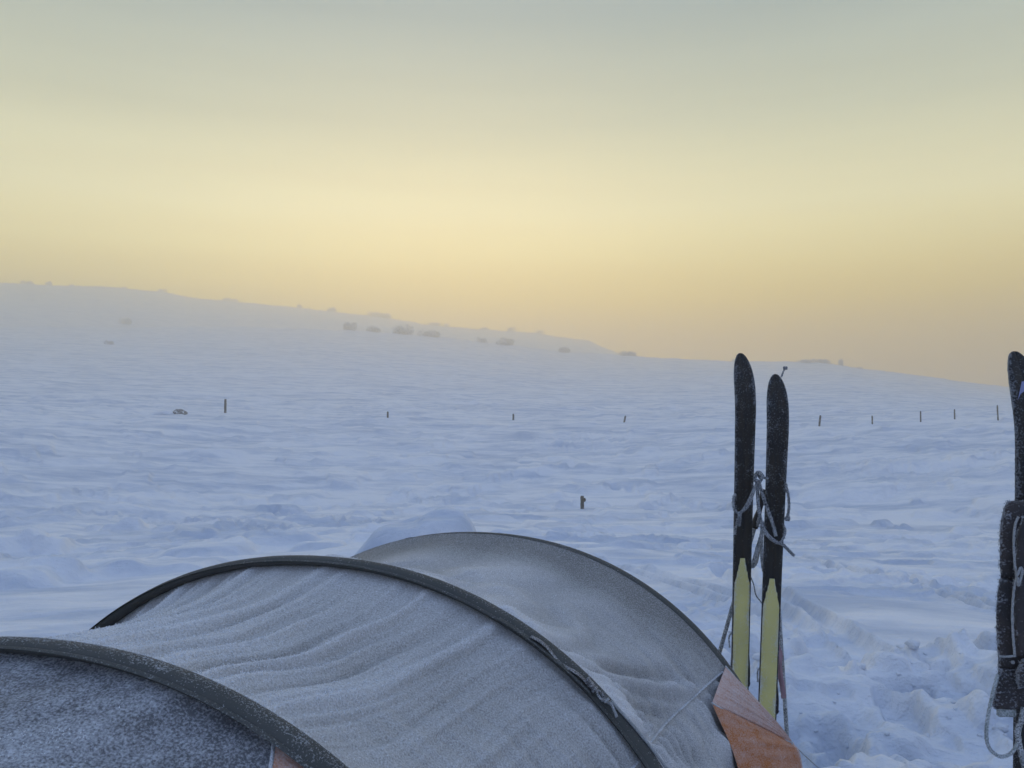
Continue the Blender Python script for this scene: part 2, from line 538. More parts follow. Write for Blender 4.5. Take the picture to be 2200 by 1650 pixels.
def relief(x, y):
    r = np.hypot(x, y)
    z = 0.0
    near = sstep(2.3, 3.8, r)
    # broad undulation
    z = z + 0.16 * near * fbm(x / 9, y / 7, 3, 3) * sstep(3, 12, r)
    # wind drift: lee-side scarps of sastrugi, long across the view
    a = R(9)
    xr = x * math.cos(a) + y * math.sin(a); yr = -x * math.sin(a) + y * math.cos(a)
    wx = fbm(x / 3, y / 3, 11, 2) * 0.8
    s1 = fbm(xr / 3.4 + wx * .3, yr / 1.1 + wx, 21, 3, .55)
    sharp = np.where(s1 > 0, s1 ** 0.8, s1 * 0.5)
    patch = sstep(-.25, .35, fbm(x / 7, y / 9, 31, 2))
    left = 1 + 0.5 * sstep(1.5, -3, x) * sstep(25, 8, r)
    calm = 1 - .55 * sstep(0, 6, x) * sstep(30, 12, r)
    z = z + near * (0.05 + 0.11 * patch) * sharp * left * calm
    s2 = fbm(xr / 1.3, yr / 0.6 + wx, 41, 2)
    scarp = sstep(.08, .24, s2) - .8 * sstep(.24, .9, s2)
    z = z + near * (0.018 * s2 + 0.085 * scarp * patch) * (.55 + .45 * calm) * sstep(30, 17, r)
    s3 = fbm(xr / 3.2, yr / 1.4 + wx, 43, 3)
    z = z + sstep(12, 22, r) * sstep(75, 45, r) * .15 * (1 - .5 * np.exp(-((r - 43) / 7) ** 2)) * (sstep(.1, .3, s3) - .8 * sstep(.3, 1, s3))
    # farther out the drifts get larger
    far = sstep(20, 60, r)
    z = z + far * (0.22 * fbm(xr / 11, yr / 5.5, 51, 3, .6) + 0.5 * sstep(60, 140, r) * fbm(x / 22, y / 16, 61, 4))
    # scuffed patches
    sc = np.zeros_like(z)
    for px, py, w in ((1980, 1240, 1.6), (1350, 1150, 1.7), (930, 1080, 1.6), (1450, 1320, 1.0), (1900, 1010, 2.5), (1250, 950, 3.0)):
        p = SCUFF[(px, py)]
        sc = np.maximum(sc, np.exp(-(((x - p[0]) / w) ** 2 + ((y - p[1]) / (w * .9)) ** 2)))
    z = z + sc * 0.09 * (np.abs(fbm(x / .42, y / .42, 71, 3)) * 2 - .6)
    # ski tracks
    dep = np.zeros_like(z); rim = np.zeros_like(z)
    for k, T in enumerate(TRACK_PTS):
        lo, hi = T.min(0) - .6, T.max(0) + .6
        m = (x > lo[0]) & (x < hi[0]) & (y > lo[1]) & (y < hi[1])
        if not m.any(): continue
        q = np.stack([x[m], y[m]], -1)
        best = np.full(len(q), 9.0); side = np.zeros(len(q))
        for i in range(len(T) - 1):
            dv = T[i + 1] - T[i]; L = (dv ** 2).sum()
            t = np.clip(((q - T[i]) @ dv) / L, 0, 1)
            e = q - T[i] - t[:, None] * dv
            dist = np.hypot(e[:, 0], e[:, 1]); sg = np.sign(dv[0] * e[:, 1] - dv[1] * e[:, 0])
            b = dist < best
            best = np.where(b, dist, best); side = np.where(b, sg, side)
        sd_ = best * side
        for off in (-.13, .13):
            e = np.abs(sd_ - off + .02 * perlin(q[:, 0] * 2, q[:, 1] * 2, k))
            dep[m] = np.maximum(dep[m], .085 * sstep(.115, .035, e)); rim[m] = np.maximum(rim[m], .025 * np.exp(-((e - .12) / .04) ** 2))
    z = z - dep + rim * np.clip(1 - dep / .03, 0, 1)
    # mounds on the open field
    for p, w, h in MOUND_PTS:
        ex = (x - p[0]) / w; ey = (y - p[1]) / (w * .8)
        wob = .35 * fbm(x / .5, y / .5, 81, 2)
        z = z + h * sstep(1.25, .55, np.hypot(ex, np.where(ey < 0, ey * 1.6, ey * .6)) + wob)
    ex = (x - HEAP[0]) / .84; ey = (y - HEAP[1]) / .55
    wob = .16 * fbm(x / .6, y / .6, 91, 2)
    q = (np.abs(ex) ** 2.2 + np.abs(np.where(ey < 0, ey * 1.5, ey * .7)) ** 2.2) ** .42 + wob * .5
    z = z + (.53 + .06 * perlin(x * 1.7, y * 1.7, 95)) * sstep(1.2, .55, q)
    # trodden, dug snow to the side of the tent
    tm = sstep(6.1, 4.9, y + .5 * perlin(x * .8, y * .8, 101) + .16 * (x - 2)) * sstep(.75, 1.45, x + .25 * perlin(x * 1.3, y * 1.3, 102)) * sstep(1.2, 2.0, r)
    wx2 = .22 * fbm(x / .5, y / .5, 111, 3); wy2 = .22 * fbm(x / .5, y / .5, 112, 3)
    n1 = fbm((x + wx2) / 1.25, (y + wy2) / .85, 121, 2)
    step = n1 * 3.6 + .30 * perlin(x / .34, y / .3, 122)
    fl = np.floor(step); fr = step - fl
    terr = (fl + sstep(.36, .80, fr)) / 3.6
    z = z + tm * (.20 * terr + .09 * n1 + .03 * np.abs(fbm(x / .42 + wx2, y / .36, 133, 2)) + .009 * np.abs(fbm(x / .15 + wx2, y / .13, 135, 2)) + .03 * fbm(x / .3, y / .26, 131, 2) + .006 * fbm(x / .08, y / .08, 151, 2))
    dep = np.zeros_like(z); rim = np.zeros_like(z)
    for fx, fy, fa, fd in PRINTS:
        m = (np.abs(x - fx) < .5) & (np.abs(y - fy) < .5)
        if not m.any(): continue
        ex, ey = x[m] - fx, y[m] - fy
        u_ = ex * math.cos(fa) + ey * math.sin(fa); v_ = -ex * math.sin(fa) + ey * math.cos(fa)
        q = np.hypot(u_ / .09, v_ / .17) + .3 * perlin(x[m] * 9, y[m] * 9, 171)
        dep[m] = np.maximum(dep[m], fd * sstep(1.2, .75, q)); rim[m] = np.maximum(rim[m], fd * .28 * np.exp(-((q - 1.5) / .35) ** 2))
    z = z - dep + rim * np.clip(1 - dep / .04, 0, 1)
    # the bank left by digging, beyond the pit
    z = z + .07 * tm * np.exp(-((y - 4.35 - .1 * np.sin(x * 2)) / .38) ** 2) - .10 * tm * np.exp(-((y - 3.45) / .4) ** 2)
    # fine grain close by
    z = z + .005 * fbm(x / .16, y / .13, 161, 3) * sstep(9, 5, r)
    return z


PRINTS = []
while len(PRINTS) < 28:
    q_ = (random.uniform(1.3, 3.8), random.uniform(2.8, 5.3), random.uniform(-.9, .5), random.uniform(.06, .12))
    if all(math.hypot(q_[0] - p_[0], q_[1] - p_[1]) > .30 for p_ in PRINTS): PRINTS.append(q_)
SCUFF = {(px, py): ray_ground(px, py)[:2] for px, py in ((1980, 1240), (1350, 1150), (930, 1080), (1450, 1320), (1900, 1010), (1250, 950))}


def ground_z(x, y):
    x = np.atleast_1d(np.asarray(x, float)); y = np.atleast_1d(np.asarray(y, float))
    return base_z(x, y) + relief(x, y)


def ray_snow(px, py):
    a = at(px, py, 1.0); o = np.array([0, 0, EYE]); dv = a - o
    d = np.geomspace(2.2, 300, 6000)
    P = o + d[:, None] * dv
    below = np.nonzero(P[:, 2] < ground_z(P[:, 0], P[:, 1]))[0]
    return P[below[0]] if len(below) else P[-1]


def build_ground():
    rows = [0.0, .4, .8, 1.2]
    while rows[-1] < 2.9: rows.append(rows[-1] + .02)
    while rows[-1] < 470:
        d = rows[-1]
        rows.append(d + min(max(d * d / (1250 if d < 6 else 2200), .0065), .55 if d < 75 else (1.2 if d < 130 else 2.0)))
    rows += list(np.geomspace(rows[-1] * 1.02, 760, 16))
    r = np.array(rows)
    fine = np.radians(np.linspace(-43, 43, 880))
    rest = np.radians(np.linspace(43, 317, 90)[1:-1])
    th = np.concatenate([fine, rest])
    Rr, Th = np.meshgrid(r, th, indexing='ij')
    X = Rr * np.sin(Th); Y = Rr * np.cos(Th)
    Z = base_z(X, Y)
    m = Rr < 1200
    zz = np.zeros_like(Z)
    xf, yf = X[m], Y[m]
    zz[m] = relief(xf, yf)
    Z = Z + zz
    V = np.stack([X, Y, Z], -1).reshape(-1, 3)
    F = grid_faces(len(r), len(th), True)[:, ::-1]
    o = mesh_obj('snow_field', V, F, M['snow'])
    tag(o, 'wind packed snow field rising to hazy white hills', 'snow', kind='structure')


build_ground()

# ------------------------------------------------------------------ haze
hz = bpy.data.materials.new('haze_air'); hz.use_nodes = True
hn, hl = hz.node_tree.nodes, hz.node_tree.links
hn.clear()
ho = hn.new('ShaderNodeOutputMaterial'); pv = hn.new('ShaderNodeVolumePrincipled')
pv.inputs['Color'].default_value = (1.0, 0.92, 0.79, 1)
pv.inputs['Density'].default_value = 0.0048
pv.inputs['Anisotropy'].default_value = 0.80
hl.new(pv.outputs[0], ho.inputs['Volume'])
_b = 780
hv, hf = [], [(0, 3, 2, 1), (4, 5, 6, 7), (0, 1, 5, 4), (1, 2, 6, 5), (2, 3, 7, 6), (3, 0, 4, 7)]
for zz in (-14.0, 69.0):
    for sx, sy in ((-1, -1), (1, -1), (1, 1), (-1, 1)):
        hv.append((sx * _b, sy * _b, zz))
haze = mesh_obj('haze', hv, hf, hz, smooth=False)
tag(haze, 'thin cold evening haze over the snow hills', 'haze', kind='stuff')

# ------------------------------------------------------------------ tent
AR = [(-1.16, .77, -.22, .98, 1.03, 2.12), (-0.824, 1.376, -0.223, 1.007, 1.08, 2.14),
      (-0.487, 1.986, -0.232, 1.039, 1.106, 2.112), (-0.12, 2.609, -0.227, 1.017, 1.065, 2.11)]
AXIS = np.array([.51, .86, 0.0])


def arch(i, s):
    cx, cy, phi, a, H, n = AR[i]
    c, q = np.cos(s), np.sin(s)
    X = np.sign(c) * np.abs(c) ** (2 / n) * a
    Z = np.abs(q) ** (2 / n) * H
    return np.stack([cx + X * np.cos(phi), cy + X * np.sin(phi), Z], -1)


def arch_normal(i, s):
    cx, cy, phi, a, H, n = AR[i]
    P = arch(i, s) - np.array([cx, cy, 0])
    u = P[..., 0] * np.cos(phi) + P[..., 1] * np.sin(phi)
    nx = u / a ** 2; nz = P[..., 2] / H ** 2
    N = np.stack([nx * np.cos(phi), nx * np.sin(phi), nz], -1)
    return N / np.linalg.norm(N, axis=-1, keepdims=True)


def panel(i, s, t):
    """point, outward normal and fold height of the fly between arch i and arch i+1"""
    P = arch(i, s) * (1 - t)[..., None] + arch(i + 1, s) * t[..., None]
    N = arch_normal(i, s) * (1 - t)[..., None] + arch_normal(i + 1, s) * t[..., None]
    N /= np.linalg.norm(N, axis=-1, keepdims=True)
    sag = ((.055, .06, .075)[i] + (.07 if i == 1 else 0.0) * sstep(1.6, 2.2, s)) * (4 * t * (1 - t)) ** .8
    seam = 0.665
    ds = s - seam
    edge = sstep(0, .05, t) * sstep(1, .95, t)
    if i == 1:
        w = fbm(s * 1.1 + 3, t * 1.3, 7, 2) * 1.1
        q = s * 25.0 + w * 1.4 + 1.1 * (1 - t) ** 2 * (s - 1.5)
        n = perlin(q, t * .75 + 3.3, 5) * 1.0 + .45 * perlin(q * 2.1, t * 1.6, 6)
        fold = np.where(n > 0, n ** .85, n * .75)
        amp = .021 * sstep(.7, 1.35, s) + .004
        amp = amp * (.55 + .45 * sstep(1.0, .5, t)) * sstep(-.03, .12, t) * sstep(1.02, .9, t)
        f = amp * fold
        broad = fbm(s * 4 + 9, t * 2.2 + s * 2, 15, 2)
        f = f + .007 * broad * sstep(1.45, 1.0, s) * edge
    elif i == 2:
        n = fbm(s * 7 + .8 * fbm(t * 3, s * 2, 4, 2), t * 1.6 + 1.5, 25, 1)
        f = (.018 * sstep(.95, .3, t) + .004) * n * edge
        f = f + .020 * perlin((s + .42 * t) * 21, t * .9 + 4, 28) * sstep(.64, .69, s) * sstep(1.15, .92, s + .25 * t) * sstep(0, .06, t) * sstep(.95, .6, t)
        f = f + .020 * perlin((s + .2 * t) * 15, t * 1.0 + 7, 29) * sstep(1.05, 1.25, s) * sstep(.75, .3, t) * edge
        diag = perlin(s * 13 + t * 3.0, t * 1.2 - s * 1.5, 27)
        f = f + .020 * np.maximum(diag, 0) * sstep(.8, .1, t) * sstep(.7, 1.0, s) * edge
    else:
        n = fbm(s * 5 + 1.2 * t, t * 2 + 2, 35, 3)
        f = .013 * n * edge
    # puckers gathered along the sewn seam
    g = perlin(t * 21 + 1.5 * np.sign(ds) + 2.5 * ds, 2.2 * ds + 9.0 * (i + 1), 45) + .5 * perlin(t * 34, 4 * ds, 46)
    low = np.where(ds < 0, .026 * np.exp(-(np.abs(ds) / .24)), .016 * np.exp(-(ds / .2)))
    low = low * sstep(0, .03, np.abs(ds)) * edge
    f = f + low * g
    if i == 2:
        f = f + .024 * sstep(-.03, -.14, ds) * perlin(t * 4.5 + 6 * ds, s * 9, 47) * edge
    return P + N * (f - sag)[..., None], N, f


def rows_of(i, s0, s1, ns, nt, t0=0.0, t1=1.0):
    u = np.linspace(0, 1, ns)[:, None]
    t = np.linspace(t0, t1, nt)[None, :] * np.ones_like(u)
    a = s0 if np.isscalar(s0) else np.interp(t[0], s0[0], s0[1])[None, :]
    b = s1 if np.isscalar(s1) else np.interp(t[0], s1[0], s1[1])[None, :]
    s = a + (b - a) * u
    return s, t


tent = empty('tunnel_tent', (-0.3, 1.9, 0.0))
tag(tent, 'grey frost covered tunnel tent with dark pole sleeves and orange corner panels', 'tent')


def cover_of(i, s, t, f, N):
    up = N[..., 2]
    if i == 1:
        c = .40 + 17 * f + .26 * (up - .6) + .05 * fbm(s * 3, t * 4, 55, 2) - .10 * sstep(1.2, .8, s)
        c = c + .5 * sstep(.05, .0, t) + .25 * sstep(.25, 0, t) * sstep(1.0, 1.5, s)
        c = c + .08 * sstep(.6, .2, t)
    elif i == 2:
        c = .55 + 11 * f + .04 * fbm(s * 4, t * 3, 56, 2) + .34 * sstep(.45, .0, t)  # frost plus painted shading: extra cover brightens the hollow behind the middle arch
        c = c - .62 * sstep(.70, .98, t) * sstep(.5, 1.0, s) - .2 * sstep(.93, 1.0, t)  # painted shading: cover thinned so the cloth darkens towards the far arch
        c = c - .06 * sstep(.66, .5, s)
    else:
        band = fbm(s * 9 + 1.5 * t, t * 3 - s * 2, 57, 3)
        c = .36 + .22 * band + 6 * f + .10 * sstep(1.2, 1.6, s) - .1 * sstep(.8, 1.0, t)
    return np.clip(c, 0, 1.2)


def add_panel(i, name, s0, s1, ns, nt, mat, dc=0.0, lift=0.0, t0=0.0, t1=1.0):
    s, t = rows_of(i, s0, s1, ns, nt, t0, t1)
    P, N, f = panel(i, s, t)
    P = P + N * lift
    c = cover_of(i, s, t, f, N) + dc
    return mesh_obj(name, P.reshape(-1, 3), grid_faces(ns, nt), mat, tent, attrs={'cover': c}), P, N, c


SEAM = .665
frost_P, frost_N, rime_P, rime_N = [], [], [], []
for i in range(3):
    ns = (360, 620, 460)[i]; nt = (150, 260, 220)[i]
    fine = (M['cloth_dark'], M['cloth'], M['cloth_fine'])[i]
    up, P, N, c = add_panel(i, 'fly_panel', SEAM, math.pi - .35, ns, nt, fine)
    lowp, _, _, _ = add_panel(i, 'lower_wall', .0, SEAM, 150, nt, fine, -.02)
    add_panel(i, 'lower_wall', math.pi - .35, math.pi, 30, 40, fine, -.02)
    # seam tape
    t = np.linspace(.02, .98, 160); s = np.full_like(t, SEAM)
    Ps, Ns, _ = panel(i, s, t)
    v, f, _ = tube(Ps + Ns * .002, .0022, .0045, 6)
    mesh_obj('seam', v, f, M['seam'], tent)
    # needles of hoar on the fly
    cnt = (7000, 26000, 4000)[i]
    w = np.clip(c.ravel() - .42, 0, 1) ** 1.5 * np.clip(N[..., 2].ravel(), .05, 1)
    k = RNG.choice(len(w), cnt, p=w / w.sum())
    frost_P.append(P.reshape(-1, 3)[k] + RNG.normal(0, .0015, (cnt, 3))); frost_N.append(N.reshape(-1, 3)[k])

# end walls, drawn in beyond the outer arches
for i, sgn in ((0, -1), (3, 1)):
    s = np.linspace(0.02, math.pi - .02, 120)[:, None]; u = np.linspace(0, 1, 40)[None, :]
    A = arch(i, s[:, 0])[:, None]
    cx, cy, phi, a, H, n = AR[i]
    k = .72 * np.cos(s[:, 0])
    E_ = np.stack([cx + sgn * .30 + k * a * np.cos(phi), cy + sgn * .5 + k * a * np.sin(phi), 0 * k - .02], -1)[:, None]
    B_ = A * (1 - u[..., None]) + E_ * u[..., None]
    B_[..., 2] += .10 * np.sin(np.pi * u) * np.sin(s)
    B_[..., 2] += .008 * fbm(s * 9, u * 3, 65, 2)
    cov = .45 + .2 * fbm(s * 5, u * 5, 66, 2)
    mesh_obj('end_wall', B_.reshape(-1, 3), grid_faces(120, 40), M['cloth'], tent, attrs={'cover': cov})

# pole sleeves
for i in range(4):
    s = np.linspace(0.0, math.pi, 420)
    C = arch(i, s); N = arch_normal(i, s)
    a = np.linspace(0, 2 * np.pi, 20, endpoint=False)
    hw, ht = (.026, .0120)
    off = -.020 if i < 3 else .034
    drop = .003 if i < 3 else .012
    wob = 1 + .05 * perlin(s[:, None] * 14, np.sin(a)[None] + 0 * s[:, None], 70 + i)
    V = C[:, None] + AXIS * (off + hw * np.cos(a))[None, :, None] + N[:, None] * ((ht * np.sin(a)) - drop)[None, :, None] * wob[..., None]
    up = np.clip(N[:, None, 2] * np.sin(a)[None] + .35 * np.cos(a)[None] * N[:, None, 2], 0, 1)
    cov = .03 + .24 * up ** 2 + .14 * fbm(s[:, None] * 7, a[None] * 1.5, 75 + i, 3)
    if i == 1: cov = cov + .06
    if i >= 2: cov = cov - .05 + .2 * sstep(1.9, 2.3, s)[:, None] * up
    sl = mesh_obj('pole_sleeve', V.reshape(-1, 3), grid_faces(len(s), 20, True), M['sleeve'], tent, attrs={'cover': cov})
    if i < 3:
        # flat stitched flange on the near side
        b = np.linspace(0, 1, 6)
        Vf = C[:, None] + AXIS * (off - hw * .8 - .013 * b)[None, :, None] + N[:, None] * (.0005 + .0025 * np.sin(b * np.pi))[None, :, None]
        mesh_obj('flange', Vf.reshape(-1, 3), grid_faces(len(s), 6), M['sleeve'], sl, attrs={'cover': np.full(len(s) * 6, .24 if i < 2 else .18)})
    # frost needles along the crest of the sleeve
    cnt = (500, 4500, 3000, 1500)[i]
    ks = RNG.uniform(.4, 2.6, cnt); ka = RNG.normal(.95, .65, cnt)
    p = arch(i, ks) + AXIS * (off + hw * np.cos(ka))[:, None] + arch_normal(i, ks) * (ht * np.sin(ka) - drop)[:, None]
    rime_P.append(p); rime_N.append(arch_normal(i, ks) + AXIS * np.cos(ka)[:, None] * .6)
v, f = spikes(np.vstack(frost_P), np.vstack(frost_N), .0015, .0055, .0010, .6, 3)
fr = mesh_obj('hoar_frost', v, f, M['frost'], tent, smooth=False)
tag(fr, kind='stuff')
v, f = spikes(np.vstack(rime_P), np.vstack(rime_N), .0012, .0045, .0009, .6, 4)
tag(mesh_obj('sleeve_frost', v, f, M['rime'], tent, smooth=False), kind='stuff')

# orange gusset beside the near sleeve
s, t = rows_of(0, .0, 1.135, 220, 60)
lim = np.clip(1.0 - (1.135 - s) * 1.55, .45, 1)
t = lim + (1.0 - lim) * t
P, N, f = panel(0, s, t)
c = .12 + .25 * fbm(s * 40, t * 30, 58, 2)
mesh_obj('orange_gusset', (P + N * .004).reshape(-1, 3), grid_faces(220, 60), M['orange'], tent, attrs={'cover': c})
e = P[:, 0] + N[:, 0] * .005
v, f, _ = tube(e, .002, .004, 6); mesh_obj('seam', v, f, M['seam'], tent)

# corner wing guyed out beyond the far arch: a pale upper gore and an orange lower one
Pa = arch(3, np.array([.672]))[0] + arch_normal(3, np.array([.672]))[0] * .004
Pb = at(1702, 1596, 2.42)
Pc = panel(2, np.array([.622]), np.array([.759]))[0][0] + arch_normal(3, np.array([.622]))[0] * .022
Pd = panel(2, np.array([.43]), np.array([.693]))[0][0] + arch_normal(3, np.array([.43]))[0] * .030
Pd2 = panel(2, np.array([.12]), np.array([.60]))[0][0] + arch_normal(3, np.array([.12]))[0] * .035
Pe = at(1722, 1650, 2.40)
Pe2 = np.array([Pe[0] + .03, Pe[1] - .02, -.03])


def gore(name, L, Rr, mat, cov, amp, seed, n=90, m=70):
    L = spline(L, n); Rr = spline(Rr, n)
    u = np.linspace(0, 1, m)[None, :, None]
    P = L[:, None] * (1 - u) + Rr[:, None] * u
    du = Rr - L
    nn = np.cross(np.gradient(P, axis=0), np.broadcast_to(du[:, None], P.shape))
    nn /= np.linalg.norm(nn, axis=-1, keepdims=True) + 1e-9
    nn = np.where(nn[..., 1:2] > 0, -nn, nn)
    vv = np.linspace(0, 1, n)[:, None]
    uu = u[..., 0]
    fold = perlin(vv * 9 + .5 * uu, uu * 1.3, seed) + .5 * perlin(vv * 19, uu * 2, seed + 1)
    bell = np.sin(np.pi * uu) ** .7 * (4 * vv * (1 - vv)) ** .4
    P = P + nn * (amp * fold * bell + .016 * bell)[..., None]
    c = cov + .15 * fbm(vv * 12, uu * 4, seed + 2, 2) + 8 * amp * fold * bell
    return mesh_obj(name, P.reshape(-1, 3), grid_faces(n, m), mat, tent, attrs={'cover': np.clip(c, -.6, 1)})


gore('corner_panel', [Pa, Pa * .5 + Pc * .5, Pc], [Pb + [0, 0, .004], Pb + [0, 0, .002], Pb], M['orange'], .28, .006, 200)
gore('corner_panel', [Pc, Pd, Pd2], [Pb, Pe, Pe2], M['orange'], -.28, .007, 210)
for L in ([Pc, Pc * .5 + Pb * .5 + [0, -.004, -.012], Pb], [Pa, Pa * .5 + Pb * .5 + [0, 0, -.004], Pb]):
    v, f, _ = tube(spline(L, 50), .003, .004, 7); mesh_obj('seam', v, f, M['seam'], tent)
v, f, _ = tube(spline([Pb, Pb * .55 + Pd * .45 + [.0, -.015, -.03], Pd * .9 + Pd2 * .1], 40), .002, .004, 6)
mesh_obj('seam', v, f, M['seam'], tent)
v, f, _ = tube(spline([Pb, Pe, Pe2], 30), .0035, .006, 7); mesh_obj('hem', v, f, M['orange'], tent, attrs={'cover': np.full(len(v), .3)})
# back of the wing, down to the end wall
Pg = np.array([.62, 2.85, .0])
mesh_obj('end_wall', [Pa, Pb, Pe2, Pg], [[0, 1, 2], [0, 2, 3]], M['cloth'], tent, smooth=False, attrs={'cover': [.4] * 4})
# guy line from the corner to a peg in the snow
peg = at(1800, 1678, 3.0); peg[2] = float(ground_z(peg[0], peg[1])[0]) - .02
g0 = at(1640, 1533, 2.46)
gl = np.linspace(0, 1, 40)[:, None]
line = g0 * (1 - gl) + peg * gl; line[:, 2] -= .01 * np.sin(np.pi * gl[:, 0])
v, f, _ = tube(line, .0022, sides=6); mesh_obj('guy_line', v, f, M['cord'], tent)

# webbing, buckle, ring and cord on the middle sleeve


def on_sleeve(i, s, ax, h):
    s = np.asarray(s, float)
    return arch(i, s) + arch_normal(i, s) * np.asarray(h)[..., None] + AXIS * np.asarray(ax)[..., None]


s = np.linspace(1.02, .855, 40)
P = on_sleeve(2, s, -.040 + 0 * s, .007 + .004 * np.sin(np.linspace(0, 9, 40)))
v, f, _ = tube(P, .0016, .0105, 8, ref=tuple(arch_normal(2, np.array([.95]))[0]), rough=.2)
mesh_obj('webbing_strap', v, f, M['webbing'], tent)
s = np.linspace(1.10, .84, 40)
P = on_sleeve(2, s, -.046 + 0 * s, .004 + 0 * s)
v, f, _ = tube(P, .002, .016, 8, ref=tuple(arch_normal(2, np.array([.95]))[0]), rough=.2)
mesh_obj('webbing_strap', v, f, M['sleeve'], tent, attrs={'cover': np.full(len(v), .22)})
q = on_sleeve(2, np.array([.853]), np.array([-.036]), np.array([.012]))[0]
Tt = np.array([.62, -.25, -.74]); Tt /= np.linalg.norm(Tt)
Nn = arch_normal(2, np.array([.85]))[0]; Nn -= Tt * (Nn @ Tt); Nn /= np.linalg.norm(Nn)
ROT = np.stack([Tt, np.cross(Nn, Tt), Nn], 1)
v1, f1 = box(q, (.020, .026, .007), ROT); v2, f2 = box(q + Tt * .013, (.006, .030, .009), ROT); v3, f3 = box(q - Tt * .013, (.006, .028, .009), ROT)
v, f = join([(v1, f1), (v2, f2), (v3, f3)]); mesh_obj('buckle', v, f, M['webbing'], tent)
a = np.linspace(0, 2 * np.pi, 30)
rc = q + Tt * .032 + Nn * .002
P = rc + np.cos(a)[:, None] * .013 * ROT[:, 0] + np.sin(a)[:, None] * .013 * ROT[:, 1]
v, f, _ = tube(P, .0032, sides=8); mesh_obj('ring', v, f, M['webbing'], tent)
kn = rc + Tt * .016 + Nn * .003
P = spline([kn + ROT[:, 1] * .008, kn + Nn * .006, kn - ROT[:, 1] * .008, kn - Nn * .002, kn + Tt * .008 + ROT[:, 1] * .005, kn + Tt * .014 + Nn * .004, kn + Tt * .04 + ROT[:, 1] * -.010], 60)
v, f, _ = tube(P, .0034, sides=7, rough=.3); kno = mesh_obj('knot', v, f, M['cord'], tent)
s = np.linspace(.80, .10, 90)
P = on_sleeve(2, s, np.interp(s, [.1, .55, .72, .80], [.012, .006, -.016, -.026]), np.interp(s, [.1, .7, .8], [.012, .0125, .014]))
v, f, _ = tube(P, .0036, sides=8, rough=.15); mesh_obj('guy_line', v, f, M['cord'], tent)

# ------------------------------------------------------------------ skis


